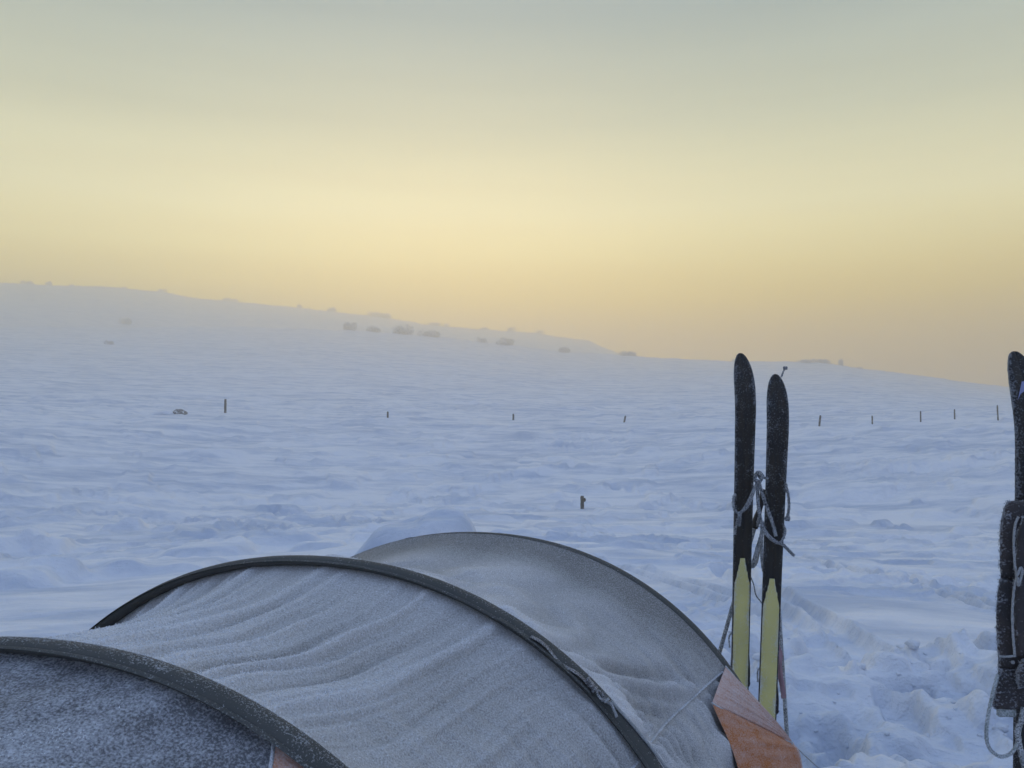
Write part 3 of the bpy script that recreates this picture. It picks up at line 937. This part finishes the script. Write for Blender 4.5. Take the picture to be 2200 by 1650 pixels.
def ski(name, tip_px, low_px, d, tip_hw, waist_hw, zbot, yaw, skin_row=None, lean=0.0):
    """a ski stuck tail first in the snow, running base towards the viewer"""
    top = at(tip_px[0], tip_px[1], d); low = at(low_px[0], low_px[1], d - lean)
    ax = top - low; ax /= np.linalg.norm(ax)
    L = (top[2] - zbot) / ax[2]
    root_p = top - ax * L
    X = np.array([math.cos(yaw), math.sin(yaw), 0]); X -= ax * (X @ ax); X /= np.linalg.norm(X)
    Yb = np.cross(ax, X)                                      # away from the viewer
    if Yb[1] < 0: Yb = -Yb
    root = empty(name, root_p)
    l = np.concatenate([np.linspace(0, L - .16, 120), L - .16 * (1 - np.sin(np.linspace(0, np.pi / 2, 50)[1:]))])
    q = (L - l)
    hw = np.interp(q, [0, .20, .45, .8, 1.2, 2], [tip_hw, tip_hw, tip_hw * .91, waist_hw * 1.02, waist_hw, waist_hw])
    tipf = np.clip(1 - q / .155, 0, 1)
    hw = hw * np.sqrt(np.maximum(1 - tipf ** 2.3, 0)) + .0005
    yo = .075 * np.clip(1 - q / .26, 0, 1) ** 2
    th = np.interp(q, [0, .25, .7, 2], [.006, .009, .016, .014])
    prof = [(-1, .0), (-.97, -.0012), (-.6, -.0015), (-.12, -.0015), (-.06, .0008), (.06, .0008), (.12, -.0015), (.6, -.0015), (.97, -.0012), (1, .0), (1, .75), (.93, 1), (0, 1.08), (-.93, 1), (-1, .75)]
    V = []
    for i in range(len(l)):
        for a, b in prof:
            yy = (b if abs(b) < .01 else b * th[i])
            V.append(root_p + ax * l[i] + X * a * hw[i] + Yb * (yo[i] + yy))
    V = np.array(V); k = len(prof)
    F = [list(x) for x in grid_faces(len(l), k, True)] + [list(range(k))[::-1], [(len(l) - 1) * k + j for j in range(k)]]
    A = np.array([abs(a) for a, b in prof])[None, :]; Bb = np.array([b for a, b in prof])[None, :]
    cov = (.14 + .08 * sstep(.75, .0, q) - .12 * sstep(.5, .8, q))[:, None] + .30 * (A > .95) + .1 * fbm(l[:, None] * 20, A * 3, 9, 2)
    board = mesh_obj('board', V, F, M['ski_base'], root, attrs={'cover': cov.ravel()})
    # hoar along the edges
    n = 1700
    ql = RNG.uniform(0, min(1.4, L - .2), n) ** 1.0; sg = RNG.choice([-1, 1], n)
    h2 = np.interp(L - ql, l, hw); y2 = np.interp(L - ql, l, yo); t2 = np.interp(L - ql, l, th)
    P = root_p + ax * (L - ql)[:, None] + X * (sg * h2)[:, None] + Yb * (y2 + RNG.uniform(0, 1, n) * t2)[:, None]
    nt = 900
    qt = RNG.uniform(0, .16, nt); ht = np.interp(L - qt, l, hw); sgn = RNG.choice([-1, 1], nt)
    P2 = root_p + ax * (L - qt)[:, None] + X * (sgn * ht)[:, None] + Yb * (np.interp(L - qt, l, yo) + RNG.uniform(0, .007, nt))[:, None]
    Nm = np.vstack([X * sg[:, None] - Yb * .2, X * sgn[:, None] * .7 + ax * .8])
    nf = 200
    qf = RNG.uniform(.02, .85, nf) ** 1.2; xf = RNG.uniform(-.9, .9, nf)
    P3 = root_p + ax * (L - qf)[:, None] + X * (xf * np.interp(L - qf, l, hw))[:, None] + Yb * np.interp(L - qf, l, yo)[:, None]
    v, f = spikes(np.vstack([P, P2, P3]), np.vstack([Nm, np.broadcast_to(-Yb, P3.shape)]), .0015, .0040, .0008, .6, 12)
    fo = mesh_obj('hoar_frost', v, f, M['rime'], root, smooth=False); tag(fo, kind='stuff')

    def pt(q_, xx, yy):
        return root_p + ax * (L - q_) + X * xx + Yb * (np.interp(L - q_, l, yo) + yy)
    if skin_row is not None:
        q0 = (top[2] - at(low_px[0], skin_row, d)[2]) / ax[2]
        outline = [(0, .0095), (.006, .0105), (.026, .0115), (.030, .015), (.050, .0175), (.056, .021), (.075, .0235), (.10, .0300), (.115, .0305)]
        qs = [q0 + a for a, _ in outline] + list(np.linspace(q0 + .14, L - .02, 40))
        hs = [b for _, b in outline] + [waist_hw - .0035] * 40
        Vs, Cs = [], []
        for a, b in zip(qs, hs):
            j = .0012 * random.uniform(-1, 1) if a < q0 + .12 else .0006 * random.uniform(-1, 1)
            for xx, yy in ((-b - j, -.0018), (-b - j, -.0045), (-b * .5, -.0052), (b * .5, -.0052), (b + j, -.0045), (b + j, -.0018)):
                Vs.append(pt(a, xx - .002, yy + .0006 * math.sin(a * 61) * (abs(xx) < b * .7))); Cs.append((.42 if abs(xx) > b * .8 else .13) + .12 * math.sin(a * 23 + xx * 90))
        Fs = [list(x) for x in grid_faces(len(qs), 6, True)] + [list(range(6)), [(len(qs) - 1) * 6 + j for j in range(6)][::-1]]
        tag(mesh_obj('climbing_skin', Vs, Fs, M['skin'], root, smooth=False, attrs={'cover': Cs}), 'yellow half length climbing skin with notched tongue')
    return root, pt, top, L, X, Yb, ax


SK = []
for nm, tipp, lowp, d, yaw, srow, lab, brow in (
        ('ski', (1605, 757), (1590, 1480), 3.12, .05, 1199, 'taller upright ski of the tied pair, dark frosted base, yellow skin', (1392, 1490)),
        ('ski', (1676, 803), (1649, 1529), 3.08, -.10, 1243, 'shorter upright ski of the tied pair with frost tuft on its tip', (1468, 1545))):
    root, pt, top, L, X, Yb, ax = ski(nm, tipp, lowp, d, .0425, .0350, -.30, yaw, srow)
    tag(root, lab, 'ski', 'skis standing in the snow')
    SK.append((root, pt, top))
    # binding on the far side, its heel plate standing out past the edge
    qa = (top[2] - at(lowp[0], brow[0], d)[2]); qb = (top[2] - at(lowp[0], brow[1], d)[2])
    n = 24
    P = []
    for k in range(n):
        u = k / (n - 1)
        w = .036 + .010 * math.sin(min(1, u * 1.6) * math.pi / 2) if u < .8 else .046 * math.sqrt(max(0, 1 - ((u - .8) / .2) ** 2)) + .002
        c_ = .006
        for xx, yy in ((-w * .8 + c_, .018), (w + c_ * .2, .018), (w + c_ * .2, .034), (w * .6, .042), (-w * .6, .042), (-w * .8 + c_, .034)):
            P.append(pt(qa + (qb - qa) * u, xx, yy))
    F = [list(x) for x in grid_faces(n, 6, True)] + [list(range(6))[::-1], [(n - 1) * 6 + j for j in range(6)]]
    bd = mesh_obj('binding', P, F, M['black'], root)
    bv, bf, _ = tube(spline([pt(qa + .01, -.036, .03), pt(qa - .03, -.03, .055), pt(qa - .045, 0, .06), pt(qa - .03, .03, .055), pt(qa + .01, .036, .03)], 30), .0035, sides=7)
    mesh_obj('toe_bail', bv, bf, M['pole'], bd)
# feather of frost on the tip of the shorter ski
tp = SK[1][1](.012, .022, 0.0)
P = spline([tp, tp + [.006, 0, .018], tp + [.012, 0, .030]], 10)
v1, f1, _ = tube(P, np.linspace(.004, .003, 10), sides=6, rough=.5)
v2, f2 = box(tp + [.016, 0, .037], (.016, .012, .014))
v, f = join([(v1, f1), (v2, f2)])
mesh_obj('frost_tuft', v, f, M['rope'], SK[1][0], smooth=False)

# third ski at the frame edge
root3, pt3, top3, L3, X3, Y3, ax3 = ski('ski', (2220, 752), (2212, 1500), 2.06, .0425, .0345, -.30, .0)
tag(root3, 'single dark ski with blue print near its tip, hung with harness', 'ski', 'skis standing in the snow')
V = [pt3(a, b, -.0035) for a, b in ((.135, -.031), (.085, -.010), (.078, .012), (.10, .028), (.130, .030), (.115, .012), (.108, -.004), (.118, -.020))]
mesh_obj('printed_mark', V, [list(range(8))], M['logo'], root3, smooth=False)

# ------------------------------------------------------------------ ski poles behind the pair


def pole(label, low, high, zb, strap=True):
    low = np.array(low); high = np.array(high)
    ax = (high - low) / np.linalg.norm(high - low)
    bot = low - ax * ((low[2] - zb) / ax[2])
    root = empty('ski_pole', bot)
    tag(root, label, 'ski pole', 'ski poles leaning behind the tied skis')
    P = bot + np.linspace(0, 1, 60)[:, None] * (high - bot)
    v, f, _ = tube(P, .0085, sides=12); mesh_obj('shaft', v, f, M['pole'], root)
    g = high - ax * np.linspace(.15, -.02, 24)[:, None]
    v, f, _ = tube(g, .0135 + .003 * np.sin(np.linspace(0, 9, 24)), sides=12); mesh_obj('grip', v, f, M['black'], root)
    bk = bot + ax * .10
    v, f, _ = tube(bk + ax * np.linspace(-.004, .006, 4)[:, None], np.array([.045, .05, .048, .02]), sides=16); mesh_obj('basket', v, f, M['black'], root)
    return root, ax, high


pA, axA, hiA = pole('ski pole slanting behind the taller ski towards the tent', at(1545, 1405, 3.30), at(1641, 1062, 3.26), -.12)
pB, axB, hiB = pole('ski pole behind the shorter ski with a faded red ribbon', at(1690, 1570, 3.26), at(1662, 1130, 3.24), -.12)


def ribbon(name, pts, w, mat, parent, ref=(0, 1, 0), th=.0013, n=50):
    v, f, nr = tube(spline(pts, n), th, w, 8, ref=ref, rough=.15)
    o = mesh_obj(name, v, f, mat, parent)
    return o


D = 3.22
ribbon('wrist_strap', [at(1640, 1120, D), at(1636, 1150, D), at(1627, 1180, D - .01), at(1618, 1212, D - .02), at(1617, 1220, D), at(1626, 1205, D + .02), at(1634, 1160, D + .02), at(1640, 1120, D + .02)], .009, M['pole'], pA)
ribbon('wrist_strap', [at(1640, 1120, D), at(1636, 1160, D), at(1637, 1200, D), at(1641, 1228, D)], .007, M['pole'], pB)
v, f, _ = tube(spline([at(1612, 1238, D), at(1619, 1255, D), at(1624, 1278, D), at(1634, 1292, D), at(1646, 1310, D)], 30), .0026, sides=6); mesh_obj('strap_cord', v, f, M['rope'], pB)
ribbon('ribbon', [at(1672, 1385, 3.25), at(1676, 1410, 3.24), at(1673, 1440, 3.23), at(1680, 1470, 3.23), at(1684, 1500, 3.24)], .011, M['ribbon'], pB, th=.002)
ribbon('ribbon', [at(1674, 1400, 3.24), at(1677, 1430, 3.22), at(1681, 1473, 3.22)], .006, M['ribbon'], pB, th=.002)

# ------------------------------------------------------------------ rope round the skis
rope = empty('tie_rope', at(1628, 1028, 3.04))
tag(rope, 'frosted dark rope knotted round the two tied skis', 'rope')
fz = []


def strand(name, px, r, d0=3.05, flat=None, n=160, seed=0):
    pts = [at(p[0], p[1], d0 + (p[2] if len(p) > 2 else 0)) for p in px]
    S = spline(pts, n)
    v, f, nr = tube(S, r * .78, (flat or r) * .82, 12, ref=(0, 1, 0), rough=.25, seed=seed, lay=0 if flat else 330)
    mesh_obj(name, v, f, M['rope'], rope)
    k = RNG.integers(0, len(nr), int(n * 1.8))
    fz.append((v[:-2][k] + RNG.normal(0, .0012, (len(k), 3)), nr[k]))


strand('strand', [(1585, 1058, .10), (1577, 1066, .05), (1575, 1085, .01), (1580, 1098, -.005), (1590, 1102, -.01), (1601, 1090, -.01), (1611, 1070, -.01), (1620, 1050, -.01), (1628, 1030, 0)], .0062)
strand('strand', [(1592, 1100, -.012), (1604, 1092, -.018), (1614, 1074, -.018), (1622, 1050, -.015), (1627, 1036, -.01)], .0045, seed=3)
strand('loose_end', [(1590, 1100, -.012), (1585, 1116, -.02), (1581, 1132, -.015), (1578, 1148, -.01)], .0050, seed=4)
strand('loose_end', [(1591, 1103, -.014), (1590, 1118, -.02), (1588, 1130, -.018)], .0040, seed=5)
strand('knot', [(1622, 1020, .01), (1630, 1014, -.01), (1638, 1022, -.012), (1632, 1034, -.015), (1622, 1032, -.01), (1626, 1020, .004), (1637, 1030, .006)], .0072, n=60, seed=6)
strand('strand', [(1634, 1024, 0), (1645, 1027, .02), (1660, 1030, .07), (1680, 1034, .07), (1688, 1040, .02), (1690, 1050, .0), (1694, 1066, -.01), (1695, 1090, -.01), (1692, 1112, -.01)], .0062, seed=7)
strand('knot', [(1689, 1108, -.01), (1695, 1110, -.015), (1694, 1117, -.012), (1688, 1116, -.01), (1691, 1109, -.008)], .0055, n=30, seed=8)
strand('strap', [(1626, 1038, -.005), (1628, 1066, -.01), (1631, 1100, -.02), (1640, 1135, -.03), (1656, 1156, -.035), (1672, 1167, -.035)], .0030, flat=.0085, seed=9)
strand('strap', [(1631, 1038, -.008), (1638, 1062, -.016), (1648, 1092, -.026), (1660, 1125, -.03), (1667, 1152, -.032)], .0030, flat=.0080, seed=10)
strand('strand', [(1633, 1130, -.025), (1644, 1146, -.034), (1656, 1158, -.036), (1668, 1166, -.036), (1676, 1166, -.034), (1684, 1154, -.02), (1687, 1140, .0), (1683, 1128, .03)], .0052, seed=11)
strand('loose_end', [(1674, 1166, -.036), (1684, 1172, -.036), (1695, 1183, -.03), (1706, 1194, -.03)], .0065, seed=12)
strand('loose_end', [(1632, 1108, -.02), (1629, 1120, -.02), (1628, 1132, -.018)], .0055, seed=13)
v, f = spikes(np.vstack([a for a, _ in fz]), np.vstack([b for _, b in fz]), .0015, .0055, .0010, .7, 21)
o = mesh_obj('hoar_frost', v, f, M['rime'], rope, smooth=False); tag(o, kind='stuff')

# ------------------------------------------------------------------ harness on the third ski
har = empty('pulling_harness', at(2195, 1300, 2.02))
tag(har, 'dark frosted padded harness with green cord loop hanging on single ski', 'harness')


def pad(name, outline, d, thick, mat, parent, cov=.3, bulge=.012, seed=0, nu=26):
    """a soft padded piece: outline as rows (py, x_left, x_right) in picture units at depth d"""
    rows = np.array(outline, float)
    n = 70
    py = np.linspace(rows[0, 0], rows[-1, 0], n)
    xl = np.interp(py, rows[:, 0], rows[:, 1]); xr = np.interp(py, rows[:, 0], rows[:, 2])
    u = np.linspace(0, 1, nu)
    front = np.zeros((n, nu, 3)); back = np.zeros((n, nu, 3))
    for i in range(n):
        for j in range(nu):
            e = math.sqrt(max(0, 1 - abs(2 * u[j] - 1) ** 4)) * math.sqrt(max(0, 1 - abs(2 * i / (n - 1) - 1) ** 14))
            front[i, j] = at(xl[i] + (xr[i] - xl[i]) * u[j], py[i], d - e * (thick * .5 + bulge * .5))
            back[i, j] = at(xl[i] + (xr[i] - xl[i]) * u[j], py[i], d + e * thick * .5)
    uu = u[None, :]; vv = np.linspace(0, 1, n)[:, None]
    k = .0030 * fbm(vv * 9 + seed, uu * 3, 300 + seed, 3)
    front[..., 1] += k; front[..., 0] += .0018 * perlin(vv * 14, uu * .5 + seed, 301)
    V = np.vstack([front.reshape(-1, 3), back.reshape(-1, 3)])
    Fa = grid_faces(n, nu); Fb = grid_faces(n, nu)[:, ::-1] + n * nu
    c = cov - .12 + .45 * (np.exp(-uu / .05) + np.exp(-(1 - uu) / .04)) * (.5 + .5 * vv * 0 + .5) + .3 * np.exp(-vv / .03) + .25 * fbm(vv * 16, uu * 5, 310 + seed, 3)
    c = np.concatenate([c.ravel(), np.full(n * nu, cov)])
    o = mesh_obj(name, V, np.vstack([Fa, Fb]), mat, parent, attrs={'cover': c})
    ed = np.concatenate([front[:, 0], front[:, -1], front[0]])
    nn = np.concatenate([np.tile([-1, -.4, .1], (n, 1)), np.tile([1, -.4, .1], (n, 1)), np.tile([0, -.2, 1], (nu, 1))])
    return o, ed, nn


eds = []
for args in (('hip_pad', [(1076, 2164, 2290), (1090, 2157, 2300), (1110, 2152, 2304), (1140, 2148, 2306), (1200, 2148, 2302), (1244, 2150, 2296)], 2.00, .030, .30, 1),
             ('hip_pad', [(1244, 2147, 2296), (1275, 2143, 2298), (1310, 2140, 2300), (1360, 2141, 2296), (1430, 2145, 2290), (1440, 2146, 2288)], 1.995, .026, .24, 2),
             ('lower_flap', [(1436, 2145, 2286), (1465, 2142, 2284), (1500, 2134, 2282), (1514, 2131, 2278), (1524, 2140, 2260)], 1.99, .018, .36, 3),
             ('inner_pad', [(1112, 2196, 2262), (1140, 2186, 2266), (1200, 2180, 2262), (1300, 2177, 2250), (1380, 2179, 2240), (1412, 2182, 2238)], 1.965, .022, .18, 4),
             ('pouch', [(1418, 2196, 2262), (1440, 2186, 2268), (1460, 2184, 2270), (1478, 2190, 2264)], 1.955, .03, .5, 5)):
    o, e, nn = pad(args[0], args[1], args[2], args[3], M['belt'], har, args[4], seed=args[5])
    eds.append((e, nn))
P, N = np.vstack([a for a, _ in eds]), np.vstack([b for _, b in eds])
k = RNG.integers(0, len(P), 2600)
v, f = spikes(P[k] + RNG.normal(0, .0018, (2600, 3)), N[k], .002, .006, .0011, .7, 31)
o = mesh_obj('hoar_frost', v, f, M['rime'], har, smooth=False); tag(o, kind='stuff')
# frosted piping and stitches
for pts, r in (([(2188, 1110), (2181, 1128), (2178, 1160), (2180, 1210), (2184, 1238), (2178, 1270), (2175, 1310), (2176, 1360), (2180, 1408)], .0030),
               ([(2147, 1410), (2160, 1411), (2182, 1409)], .0028)):
    v, f, nr = tube(spline([at(a, b, 1.945) for a, b in pts], 90), r, sides=7, rough=.35); mesh_obj('piping', v, f, M['cord'], har)
v, f, _ = tube(spline([at(a, b, 1.94) for a, b in ((2184, 1238), (2193, 1220), (2196, 1230), (2192, 1245), (2188, 1258), (2186, 1240))], 40), .0034, sides=7, rough=.3)
mesh_obj('zip_pull', v, f, M['cord'], har)
v, f = box(at(2176, 1423, 1.95), (.009, .006, .008), bevel=.3); mesh_obj('zip_pull', v, f, M['cord'], har)
v, f = box(at(2162, 1530, 1.99), (.046, .014, .022), bevel=.2); mesh_obj('toggle', v, f, M['green'], har)
v, f, nr = tube(spline([at(a, b, c) for a, b, c in ((2144, 1450, 1.985), (2136, 1478, 1.97), (2126, 1520, 1.97), (2120, 1560, 1.97), (2120, 1590, 1.97), (2129, 1612, 1.97), (2148, 1625, 1.97), (2170, 1620, 1.97), (2184, 1600, 1.97), (2190, 1570, 1.98), (2196, 1535, 1.99))], 120), .0042, sides=9, rough=.15)
mesh_obj('cord_loop', v, f, M['green'], har)
k = RNG.integers(0, len(nr), 1500)
v2, f2 = spikes(v[:-2][k], nr[k], .0015, .004, .001, .6, 33); o = mesh_obj('hoar_frost', v2, f2, M['rime'], har, smooth=False); tag(o, kind='stuff')
v, f, nr = tube(spline([at(a, b, 1.97) for a, b in ((2200, 1520), (2194, 1548), (2186, 1568), (2188, 1590), (2194, 1620), (2204, 1660), (2212, 1720))], 70), .0050, .0075, sides=9, ref=(0, 1, 0), rough=.2)
mesh_obj('strap', v, f, M['pole'], har)

# ------------------------------------------------------------------ fence posts


def fence_post(px, top, base, wpx, tilt, label, knob=False):
    p = ray_snow(px, base)
    d = p[1]
    h = (base - top) / 1650 * d; w = wpx / 1650 * d
    z0 = float(ground_z(p[0], p[1])[0])
    # keep the foot in the snow, the head where it is seen
    ztop = p[2] + h
    root = empty('fence_post', (p[0], p[1], z0))
    P = np.array([[p[0] - tilt * (ztop - z) / 1650 * d / max(h, .05), p[1], z] for z in np.linspace(z0 - .25, ztop, 14)])
    v, f, _ = tube(P, w * .5 * np.concatenate([np.full(12, 1.0), [.95, .8]]), sides=9, rough=.18, seed=int(px))
    mesh_obj('timber', v, f, M['timber'], root)
    cap, cf, _ = tube(P[-1] + np.array([[0, 0, -.005], [0, 0, .02], [0, 0, .04]]), np.array([w * .46, w * .44, w * .15]), sides=9)
    mesh_obj('snow_cap', cap, cf, M['frost'], root)
    if knob:
        kp = P[-1] + np.array([w * .55, -.0, -h * .32])
        bm = bmesh.new(); bmesh.ops.create_icosphere(bm, subdivisions=2, radius=w * .42)
        V = np.array([v.co[:] for v in bm.verts]); bm.verts.index_update(); Fk = [[v.index for v in q.verts] for q in bm.faces]; bm.free()
        V[:, 2] *= 1.35
        mesh_obj('insulator', V + kp, Fk, M['timber'], root)
    tag(root, label, 'fence post', 'old fence posts across the snow field')


POSTS = [(484, 857, 884, 5, 0, 'tall weathered fence post standing beside the snow capped rock'),
         (833, 884, 897, 4, 0, 'short weathered fence post, second in the row from the rock'),
         (1103, 889, 903, 4, 0, 'short weathered fence post, third in the row from the rock'),
         (1344, 893, 907, 4, 3, 'short tilted fence post, last before the tied skis'),
         (1763, 892, 916, 4, 3, 'leaning thin fence post, first beyond the tied skis'),
         (1874, 893, 911, 3, 0, 'thin straight fence post, second beyond the tied skis'),
         (1978, 883, 906, 3, 0, 'thin hazy fence post, third beyond the tied skis'),
         (2051, 879, 901, 3, 0, 'thin hazy fence post, fourth beyond the tied skis'),
         (2143, 870, 898, 3, -1, 'thin hazy fence post, last before the single ski')]
for p in POSTS:
    fence_post(*p)
fence_post(1251, 1065, 1093, 8, 0, 'stubby dark post with a side knob standing alone in snow', True)

# ------------------------------------------------------------------ rock


def lumpy(name, c, size, mat, seed, parent=None, sub=4, amp=.35):
    bm = bmesh.new(); bmesh.ops.create_icosphere(bm, subdivisions=sub, radius=1)
    V = np.array([v.co[:] for v in bm.verts]); bm.verts.index_update(); F = [[v.index for v in q.verts] for q in bm.faces]; bm.free()
    k = 1 + amp * (fbm(V[:, 0] * 1.5 + seed, V[:, 1] * 1.5 + V[:, 2] * 1.3, seed, 3))
    V = V * k[:, None] * np.asarray(size) + np.asarray(c)
    return mesh_obj(name, V, F, mat, parent)


p = ray_snow(378, 890)
z = float(ground_z(p[0], p[1])[0])
rk = empty('rock', (p[0], p[1], z))
lumpy('stone', (p[0] + .22, p[1], z + .02), (.40, .4, .27), M['rock'], 3, rk, amp=.2)
lumpy('snow_cap', (p[0] - .5, p[1] + .05, z - .01), (.95, .5, .20), M['snow'], 5, rk, amp=.2)
tag(rk, 'low snow capped rock with a drift tail near a tall post', 'rock')

# ------------------------------------------------------------------ shrubs on the ridges


def shrub_mesh(seed):
    r = np.random.default_rng(seed)
    V, F = [], []

    def tri(c, s):
        D = r.normal(0, 1, (3, 3)); D /= np.linalg.norm(D, axis=1, keepdims=True)
        i = len(V)
        V.extend([c + D[0] * s, c + D[1] * s, c + D[2] * s]); F.append([i, i + 1, i + 2])
    lobes = [(np.array([r.uniform(-.65, .65), r.uniform(-.5, .5), r.uniform(.15, .45)]), r.uniform(.28, .5)) for _ in range(6)]
    for c, s in lobes:
        for _ in range(230):
            d = r.normal(0, 1, 3); d /= np.linalg.norm(d)
            q = c + d * s * r.uniform(.55, 1.08) * np.array([1, 1, .85])
            if q[2] < -.1: continue
            tri(q, r.uniform(.05, .12))
    for _ in range(26):
        a = r.uniform(0, 6.28); b = np.array([r.uniform(-.25, .25), r.uniform(-.2, .2), -.3])
        e = np.array([math.cos(a) * r.uniform(.3, .9), math.sin(a) * r.uniform(.3, .7), r.uniform(.45, .95)])
        w = .018
        i = len(V)
        V.extend([b + [w, 0, 0], b - [w, 0, 0], b + [0, w, 0], e]); F.extend([[i, i + 1, i + 3], [i + 1, i + 2, i + 3], [i + 2, i, i + 3]])
    me = bpy.data.meshes.new('shrub')
    me.from_pydata([tuple(map(float, v)) for v in V], [], F)
    me.materials.append(M['shrub'])
    return me


SHM = [shrub_mesh(900 + k) for k in range(5)]
SHRUBS = [  # picture x, row of the foot, width, height, far ridge?
    (57, 609, 26, 6, 1), (100, 611, 14, 7, 1), (150, 613, 10, 4, 1), (265, 618, 12, 4, 1), (345, 627, 18, 6, 1), (490, 647, 34, 6, 1), (643, 662, 12, 7, 1),
    (712, 671, 20, 8, 1), (802, 679, 26, 9, 1), (824, 681, 30, 9, 1), (936, 700, 26, 7, 1), (958, 702, 14, 6, 1), (1040, 709, 22, 6, 1), (1100, 712, 18, 9, 1), (1160, 716, 20, 7, 1),
    (748, 711, 30, 15, 0), (805, 714, 34, 10, 0), (865, 718, 46, 16, 0), (920, 723, 46, 12, 0), (1035, 736, 20, 10, 0), (1090, 741, 46, 13, 0), (1210, 758, 28, 11, 0),
    (1350, 766, 38, 9, 0), (1580, 776, 16, 6, 0), (1735, 781, 40, 7, 0), (1768, 783, 30, 8, 0), (1808, 785, 16, 12, 0), (1848, 791, 12, 5, 0), (268, 696, 24, 11, 2), (235, 739, 18, 7, 2)]
NAMED = {748: 'hazy frosted shrub, first of those below the far ridge', 865: 'broad hazy frosted shrub, largest on the nearer ridge',
         1090: 'long low hazy shrub above the third fence post', 1210: 'small frosted shrub beneath the end of the far ridge',
         1350: 'low frosted shrub where the two ridge lines meet', 1808: 'small pointed shrub on the skyline beyond the tied skis',
         268: 'faint shrub alone on the hazy hillside, upper of two', 235: 'faint shrub alone on the hazy hillside, lower of two',
         1580: 'tiny shrub on the skyline beside the taller ski tip', 490: 'wide low shrub midway down the far ridge slope', 57: 'low shrub at the high end of the far ridge'}
for j, (px, row, w, h, far) in enumerate(SHRUBS):
    rr = {1: R2, 0: R1, 2: None}[far]
    if rr is None:
        p = ray_snow(px, row)
    else:
        th = math.atan((px - 1100) / 1650)
        p = np.array([math.sin(th) * rr, math.cos(th) * rr, 0])
    z = float(ground_z(p[0], p[1])[0])
    d = p[1]
    o = bpy.data.objects.new('frosted_shrub', SHM[j % 5]); COL.objects.link(o)
    o.location = (p[0], p[1], z - (.35 if far < 2 else .2))
    sx = w / 1650 * d / 1.9; sz = h / 1650 * d / .85
    o.scale = (sx * 1.1, sx * .8, sz * 1.6); o.rotation_euler = (0, 0, (0.0, 3.1)[j % 2] + .3 * (j % 3))
    if px in NAMED:
        tag(o, NAMED[px], 'shrub', 'frosted shrubs on the hills')
    elif far == 1:
        tag(o, 'small frosted shrub on the skyline of the far ridge', 'shrub', 'frosted shrubs on the far ridge skyline')
    else:
        tag(o, 'hazy rounded frosted shrub on the nearer ridge', 'shrub', 'frosted shrubs on the nearer ridge')

# ------------------------------------------------------------------ loose clods in the trodden snow
bm = bmesh.new(); bmesh.ops.create_icosphere(bm, subdivisions=2, radius=1)
IV = np.array([v.co[:] for v in bm.verts]); bm.verts.index_update(); IF = np.array([[v.index for v in q.verts] for q in bm.faces]); bm.free()
VV, FF = [], []
n = 110
cx = RNG.uniform(1.15, 3.4, n); cy = RNG.uniform(2.7, 5.4, n)
cz = ground_z(cx, cy)
for k in range(n):
    s = .008 + .028 * RNG.random() ** 3
    q = IV * (1 + .45 * fbm(IV[:, 0] * 1.6 + k, IV[:, 1] * 1.6 + IV[:, 2], k, 2))[:, None] * s * np.array([1.2, 1, .8])
    VV.append(q + [cx[k], cy[k], cz[k] + s * .25]); FF.append(IF + k * len(IV))
o = mesh_obj('snow_clods', np.vstack(VV), np.vstack(FF), M['snow'])
tag(o, 'loose lumps of snow kicked up beside the tent', 'snow', kind='stuff')
